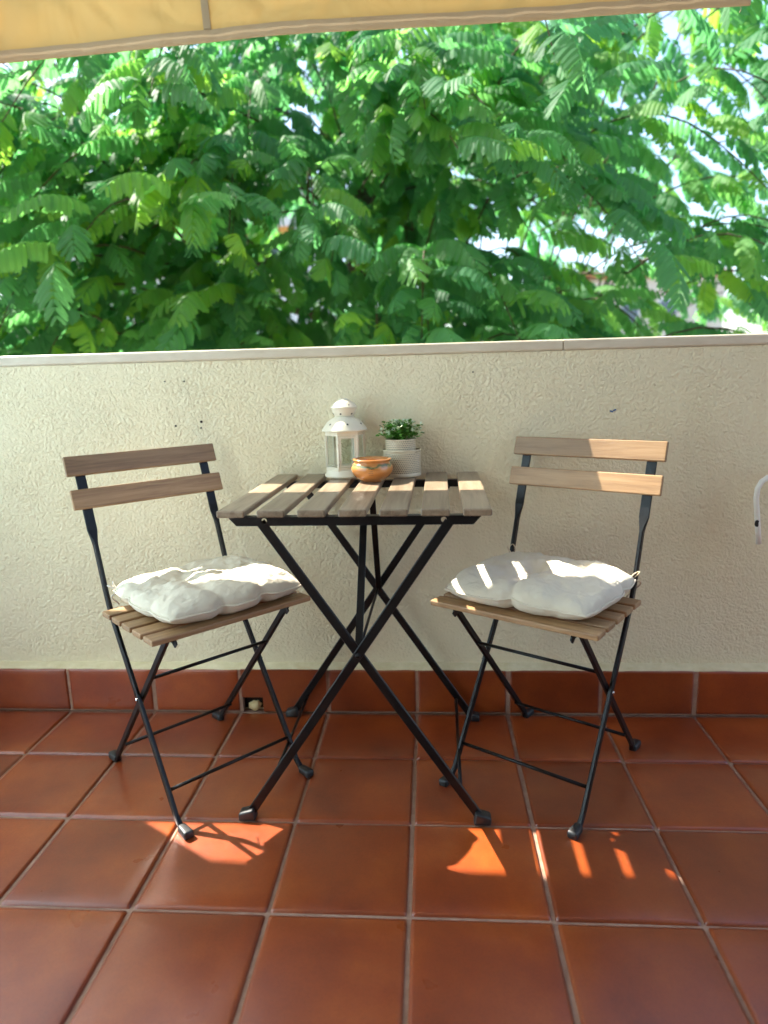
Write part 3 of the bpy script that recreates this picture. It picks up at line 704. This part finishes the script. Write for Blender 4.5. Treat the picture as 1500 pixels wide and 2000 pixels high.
def leaf_quad(Vv, Ff, base, d, ln, w):
    d = d.normalized(); s_ = d.cross(Vector((rp.uniform(-.4, .4), rp.uniform(-.4, .4), 1)))
    if s_.length < .05: s_ = Vector((1, 0, 0))
    s_.normalize(); nn_ = s_.cross(d); k = len(Vv)
    Vv += [base, base+d*ln*.35+s_*w-nn_*w*.25, base+d*ln*.75+s_*w*.8-nn_*w*.5, base+d*ln-nn_*w*.9, base+d*ln*.75-s_*w*.8-nn_*w*.5, base+d*ln*.35-s_*w-nn_*w*.25, base+d*ln*.5-nn_*w*.05]
    Ff += [(k, k+1, k+6), (k+1, k+2, k+6), (k+2, k+3, k+6), (k+3, k+4, k+6), (k+4, k+5, k+6), (k+5, k, k+6)]
for s in range(110):
    a = rp.uniform(0, 2*PI); el = math.radians(rp.uniform(18, 88)); ln = rp.uniform(.030, .043)*(1 if el < 1.2 else .9)
    d = Vector((math.cos(a)*math.cos(el), math.sin(a)*math.cos(el)*.9, math.sin(el)))
    b0 = Vector((math.cos(a)*.016*rp.random(), math.sin(a)*.016*rp.random(), .003))
    k = len(SV); sd = Vector((-d.y, d.x, 0)).normalized()*.0006
    tip = b0+d*ln; SV += [b0-sd, b0+sd, tip+sd, tip-sd]; SF.append((k, k+1, k+2, k+3))
    for q in range(7):
        f = .35+.65*q/6; p_ = b0+d*ln*f; aa = rp.uniform(0, 2*PI)
        ld = d*.7+Vector((math.cos(aa), math.sin(aa), rp.uniform(-.2, .5)))*.75
        leaf_quad(GV, GF, p_, ld, rp.uniform(.0065, .0100), rp.uniform(.0026, .0038))
    if rp.random() < .55:
        for q in range(3): 
            aa = rp.uniform(0, 2*PI); leaf_quad(PV, PF, tip, d+Vector((math.cos(aa), math.sin(aa), .3))*.8, .0075, .0024)
child('stems', mesh('stems', SV, SF), 'leaf_artificial', pl)['kind'] = 'stuff'
child('leaves', mesh('leaves', GV, GF), 'leaf_artificial', pl, True)['kind'] = 'stuff'
child('pale_leaves', mesh('pale_leaves', PV, PF), 'leaf_pale', pl, True)['kind'] = 'stuff'

# ================================================================== BOWL
BX, BY = -.0975, -.128
bowl = tag(empty('clay_bowl', (BX, BY, TZ)), 'round honey coloured glazed clay bowl with green band and dark lettering', 'bowl'); bowl.scale = (1.12, 1.12, 1.08)
prof = [(.010, .001), (.021, 0), (.0235, .001), (.030, .0055), (.039, .013), (.0450, .0215), (.0470, .029), (.0462, .0355), (.0430, .0415), (.0400, .0445), (.0395, .0465), (.0418, .0490), (.0432, .0512), (.0425, .0530), (.0400, .0535), (.036, .0522), (.030, .0490), (.0285, .0465), (.0300, .044), (.036, .034), (.036, .022), (.028, .011), (.012, .007)]
# smooth the profile
pp = []
for i in range(len(prof)-1):
    p0, p1, p2, p3 = prof[max(i-1, 0)], prof[i], prof[i+1], prof[min(i+2, len(prof)-1)]
    for k in range(3):
        u = k/3; f = lambda a, b, c, d: .5*((2*b)+(-a+c)*u+(2*a-5*b+4*c-d)*u*u+(-a+3*b-3*c+d)*u**3)
        pp.append((max(f(p0[0], p1[0], p2[0], p3[0]), .001), f(p0[1], p1[1], p2[1], p3[1])))
pp.append(prof[-1])
child('body', lathe_mesh('body', pp, 64), 'glazed_clay', bowl, True)
def bowl_r(z):
    best = None
    for (r, zz) in pp[:33]:
        if best is None or abs(zz-z) < abs(best[1]-z): best = (r, zz)
    return best[0]
def bowl_pt(x, z):
    a = x/.046; r = bowl_r(z)+.0002; return Vector((math.sin(a)*r, -math.cos(a)*r, z))
rk = random.Random(2)
def script(x0, x1, z, h, freq, rr_=.00034):
    n = 44; pts = [bowl_pt(x0+(x1-x0)*k/n+h*.3*math.sin(k*freq*2), z+h*math.sin(k*freq)*(.55+.45*math.sin(k*.9+z*999))) for k in range(n+1)]
    child('lettering', tube_mesh('lettering', pts, rr_, 5), 'ink', bowl, True)
script(-.008, .003, .0392, .0004, .2)
script(-.0045, .0085, .0343, .0016, 1.15); script(-.002, .0045, .0285, .0010, 1.0, .00026); script(-.005, .005, .0245, .0012, .9, .00024); script(-.004, .006, .0205, .0008, .8, .00024)

# ================================================================== TREE
def frond(seed, Lr=.42, npair=13, plen=.105, detail=True):
    rnd = random.Random(seed); vs = []; fs = []
    p = Vector((0, 0, 0)); th = rnd.uniform(.05, .35); dth = rnd.uniform(.9, 1.7)/(npair+3); side = rnd.uniform(-.05, .05)
    seg = Lr/(npair+2); path = [p.copy()]; psi = 0
    nodes = []
    for i in range(npair+2):
        th += dth*rnd.uniform(.6, 1.4)*-1; psi += side
        d = Vector((math.cos(th)*math.cos(psi), math.cos(th)*math.sin(psi), math.sin(th)))
        p = p+d*seg; path.append(p.copy()); nodes.append((p.copy(), d.copy()))
    # rachis
    for i, q in enumerate(path):
        r = .0022*(1-.6*i/len(path))
        k = len(vs); vs += [q+Vector((0, r, 0)), q+Vector((0, -r, 0)), q+Vector((0, 0, -r*1.5))]
        if i:
            for a in range(3): fs.append((k-3+a, k-3+(a+1) % 3, k+(a+1) % 3, k+a))
    for i, (q, d) in enumerate(nodes[2:]):
        t_ = i/(npair-1); ln = plen*(.55+1.5*t_*(1-t_)+.30*(1-t_))*rnd.uniform(.88, 1.08)*(.9 if t_ < .92 else .75)
        lat = Vector((0, 0, 1)).cross(d).normalized(); upv = d.cross(lat)
        for s in (1, -1):
            fwd = .30+.60*t_+rnd.uniform(-.12, .12); drp = rnd.uniform(.30, 1.0)
            u = (lat*s+d*fwd-upv*drp).normalized()
            nrm = (upv+lat*s*drp*.6).normalized(); wv_ = nrm.cross(u).normalized()
            hw = ln*rnd.uniform(.19, .22); sag = rnd.uniform(.15, .45)
            def P(f): return q+u*ln*f-Vector((0, 0, 1))*sag*ln*f*f
            if detail:
                m_ = 9
                for k in range(m_):
                    f0, f1 = .05+.95*k/m_, .05+.95*(k+1.12)/m_; fm = (f0+f1)/2
                    w_ = hw*min(1, .6+2.5*fm)*(1 if fm < .82 else max(.5, 1-(fm-.82)*2.6))
                    a0, a1 = P(f0), P(min(f1, 1.03)); dd = (a1-a0)
                    for e in (1, -1):
                        b = len(vs); tipv = wv_*e*w_-nrm*w_*.22+dd*.55
                        vs += [a0, a1, a1+tipv*.92+dd*.05, a0+tipv*1.0+dd*.15]
                        fs.append((b, b+1, b+2, b+3) if e > 0 else (b+3, b+2, b+1, b))
            else:
                b = len(vs); pr = ((.06, .55), (.3, 1), (.82, 1), (1.02, .5))
                for f, w_ in pr:
                    c_ = P(f); vs += [c_+wv_*hw*w_-nrm*hw*w_*.22, c_, c_-wv_*hw*w_-nrm*hw*w_*.22]
                for k in range(3):
                    j = b+3*k; fs += [(j, j+1, j+4, j+3), (j+1, j+2, j+5, j+4)]
    return vs, fs
HI = []
for k in range(7):
    v_, f_ = frond(100+k, random.Random(k).uniform(.44, .58), 11+k % 3, .094+.005*(k % 3), True); HI.append(mesh('leaf', v_, f_))
LO = [frond(200+k, random.Random(k+50).uniform(.42, .56), 11+k % 3, .098, False) for k in range(8)]

tr_ = random.Random(77)
TRUNK = Vector((-.55, 3.9, 0))
tree = tag(empty('feathery_tree', (TRUNK.x, TRUNK.y, -4)), 'large feathery green tree with drooping fern like leaves beyond the parapet', 'tree')
INV = Matrix.Translation((-TRUNK.x, -TRUNK.y, 4))
def tchild(name, me, m_, smooth=False):
    o = link(name, me, m_, tree, smooth); o.matrix_parent_inverse = INV; return o
tp_ = [(TRUNK.x+.25*math.sin(z*.7)*.4, TRUNK.y+.1*math.cos(z), z) for z in [-4+.45*k for k in range(18)]]
tchild('trunk', tube_mesh('trunk', tp_, .1, 14, [max(.05, .17-.007*k) for k in range(18)]), 'bark', True)
sprays = []   # (tip, start)
def add_spray(tip, start, nf, lod): sprays.append((Vector(tip), Vector(start), nf, lod))
# near sprays facing the balcony
def ok_sun(p): return p.z < .92+1.9*p.y
k = 0
while k < 160:
    y = tr_.uniform(1.15, 2.7); hw = (y+1.81)*.62+.35
    x = -.07*(y+1.8)+tr_.uniform(-hw, hw); z = tr_.uniform(.55, 1.0+.46*(y+1.8))
    tip = Vector((x, y, z))
    if not ok_sun(tip+Vector((0, 0, .25))): continue
    if x > .27*(y+1.8) and tr_.random() < .62: continue
    st = tip+Vector(((TRUNK.x-x)*.30+tr_.uniform(-.25, .25), tr_.uniform(.5, .95), tr_.uniform(.10, .45)))
    add_spray(tip, st, 14, 1); k += 1
# deeper crown
k = 0
while k < 135:
    y = tr_.uniform(2.8, 6.2); hw = (y+1.81)*.60+.4
    x = -.07*(y+1.8)+tr_.uniform(-hw, hw*.9); z = tr_.uniform(.5, 1.0+.44*(y+1.8))
    if x > .27*(y+1.8) and tr_.random() < .8: continue
    if -.52 < x/(y+1.8) < -.30 and tr_.random() < .5: continue
    tip = Vector((x, y, z)); st = tip+Vector(((TRUNK.x-x)*.25+tr_.uniform(-.4, .4), (TRUNK.y-y)*.3+tr_.uniform(-.3, .5), tr_.uniform(.0, .5)))
    add_spray(tip, st, 15, 0); k += 1
# limbs: from the trunk to groups of spray starts
bark_v, bark_f = [], []
def add_tube(pts, r0, r1, n=5):
    pts = [Vector(p) for p in pts]; base = len(bark_v)
    for i, p in enumerate(pts):
        d = (pts[min(i+1, len(pts)-1)]-pts[max(i-1, 0)]).normalized(); a = d.cross(Vector((.1, .2, 1))).normalized(); b = d.cross(a)
        r = r0+(r1-r0)*i/(len(pts)-1)
        for k in range(n): an = 2*PI*k/n; bark_v.append(p+a*math.cos(an)*r+b*math.sin(an)*r)
    for i in range(len(pts)-1):
        for k in range(n): bark_f.append((base+i*n+k, base+i*n+(k+1) % n, base+(i+1)*n+(k+1) % n, base+(i+1)*n+k))
limbs = []
for k in range(12):
    a = PI*-.10+k/12*1.2*PI+tr_.uniform(-.2, .2); z0 = tr_.uniform(-.6, 2.6); ln = tr_.uniform(1.6, 2.6)
    p0 = Vector((TRUNK.x, TRUNK.y, z0)); d = Vector((math.cos(a), math.sin(a), tr_.uniform(.25, .6)))
    pts = [p0+d*ln*f+Vector((0, 0, -.25*f*f*ln))+Vector((noise.noise((k, f*3, 0)), noise.noise((k, f*3, 5)), noise.noise((k, f*3, 9))))*.18*f for f in [j/8 for j in range(9)]]
    if any(not ok_sun(q+Vector((0, 0, .1))) for q in pts): continue
    limbs.append(pts)
    tchild('limb', tube_mesh('limb', pts, .04, 9, [.042*(1-.75*j/8) for j in range(9)]), 'bark', True)
FV, FF, FT = [], [], []; near = []
for tip, st, nf, lod in sprays:
    # connect to the closest limb point
    best = min((q for l in limbs for q in l), key=lambda q: (q-st).length)
    if (best-st).length < 2.2: add_tube([best, best.lerp(st, .5)+Vector((0, 0, .12)), st], .009, .006)
    path = []
    for j in range(9):
        f = j/8; path.append(st.lerp(tip, f)+Vector((0, 0, .22*math.sin(f*PI)-.10*f*f)))
    add_tube(path, .007, .0025, 4)
    for q in range(nf):
        f = .12+.88*q/(nf-1); i = min(int(f*8), 7); p = path[i].lerp(path[i+1], f*8-i); d = (path[i+1]-path[i]).normalized()
        s = 1 if q % 2 else -1; az = math.atan2(d.y, d.x)+s*(1.05-.75*f)+tr_.uniform(-.35, .35)
        pit = tr_.uniform(-.25, .45)-.25*f
        R_ = Matrix.Rotation(az, 4, 'Z') @ Matrix.Rotation(pit, 4, 'Y') @ Matrix.Rotation(tr_.uniform(-.5, .5), 4, 'X')
        sc = tr_.uniform(.60, .95)*(1.0 if lod else 1.15)
        Mx = Matrix.Translation(p) @ R_ @ Matrix.Scale(sc, 4)
        near.append((Mx, lod, (p-cam.location).length))
near.sort(key=lambda a: a[2])
cnt = 0
for Mx, lod, dist in near:
    p = Mx.translation
    dv = p-cam.location; dep = dv.dot(fw); u_ = dv.dot(r2)/dep; v_ = dv.dot(u2)/dep
    if cnt < 300 and abs(u_) < .64 and -.05 < v_+.0 < .80 and dist < 5.0 and v_ > .16:
        o = tchild('leaf', HI[cnt % 7], 'leaf'); o.matrix_basis = Mx; cnt += 1
    else:
        vs, fs = tr_.choice(LO); b = len(FV); tone = tr_.random()
        FV += [Mx @ v for v in vs]; FF += [tuple(i+b for i in f) for f in fs]; FT += [tone]*len(vs)
me = mesh('foliage', FV, FF); at_ = me.attributes.new('tone', 'FLOAT', 'POINT'); at_.data.foreach_set('value', FT)
tchild('foliage', me, 'foliage')['kind'] = 'stuff'
tchild('twigs', mesh('twigs', bark_v, bark_f), 'bark', True)['kind'] = 'stuff'
print('fronds', len(near), 'foliage faces', len(FF))

# ================================================================== HOUSES BEYOND
def house(x0, x1, y0, y1, top, wallm, roofm, label, rows, cols, shade=None):
    h = tag(empty('apartment_house', ((x0+x1)/2, y0, -4)), label, 'building')
    w = x1-x0; H_ = top+4; d = y1-y0
    child('wall', box_mesh('wall', w, d, H_), wallm, h, loc=(0, d/2, H_/2))
    child('roof', box_mesh('roof', w+.6, d+.6, .35, .05), roofm, h, loc=(0, d/2, H_+.178))
    win = box_mesh('window', 1.1, .12, 1.4); pane = box_mesh('pane', .9, .04, 1.2)
    for r in range(rows):
        for c_ in range(cols):
            x = -w/2+(c_+.5)*w/cols; z = H_-1.9-r*2.9
            f = child('window', win, 'facade_pale', h, loc=(x, -.03, z)); child('pane', pane, 'window_glass', f, loc=(0, -.065, 0))
            if shade and (r*cols+c_) % shade == 0:
                child('sunshade', mesh('sunshade', [(-.8, 0, .95), (.8, 0, .95), (.8, -.8, .35), (-.8, -.8, .35), (-.8, 0, .91), (.8, 0, .91), (.8, -.8, .31), (-.8, -.8, .31)], [(0, 1, 2, 3), (7, 6, 5, 4), (3, 2, 6, 7), (0, 3, 7, 4), (1, 5, 6, 2)]), 'orange_cloth', h, loc=(x, -.02, z))
    return h
house(-16, -4.5, 24, 34, 7.4, 'facade_pale', 'facade_pale', 'pale house with orange window shades behind the tree', 3, 5, 2)
house(8.5, 17, 40, 50, 6.2, 'facade_cream', 'roof_tile', 'cream house with terracotta roof far behind the tree', 2, 4)
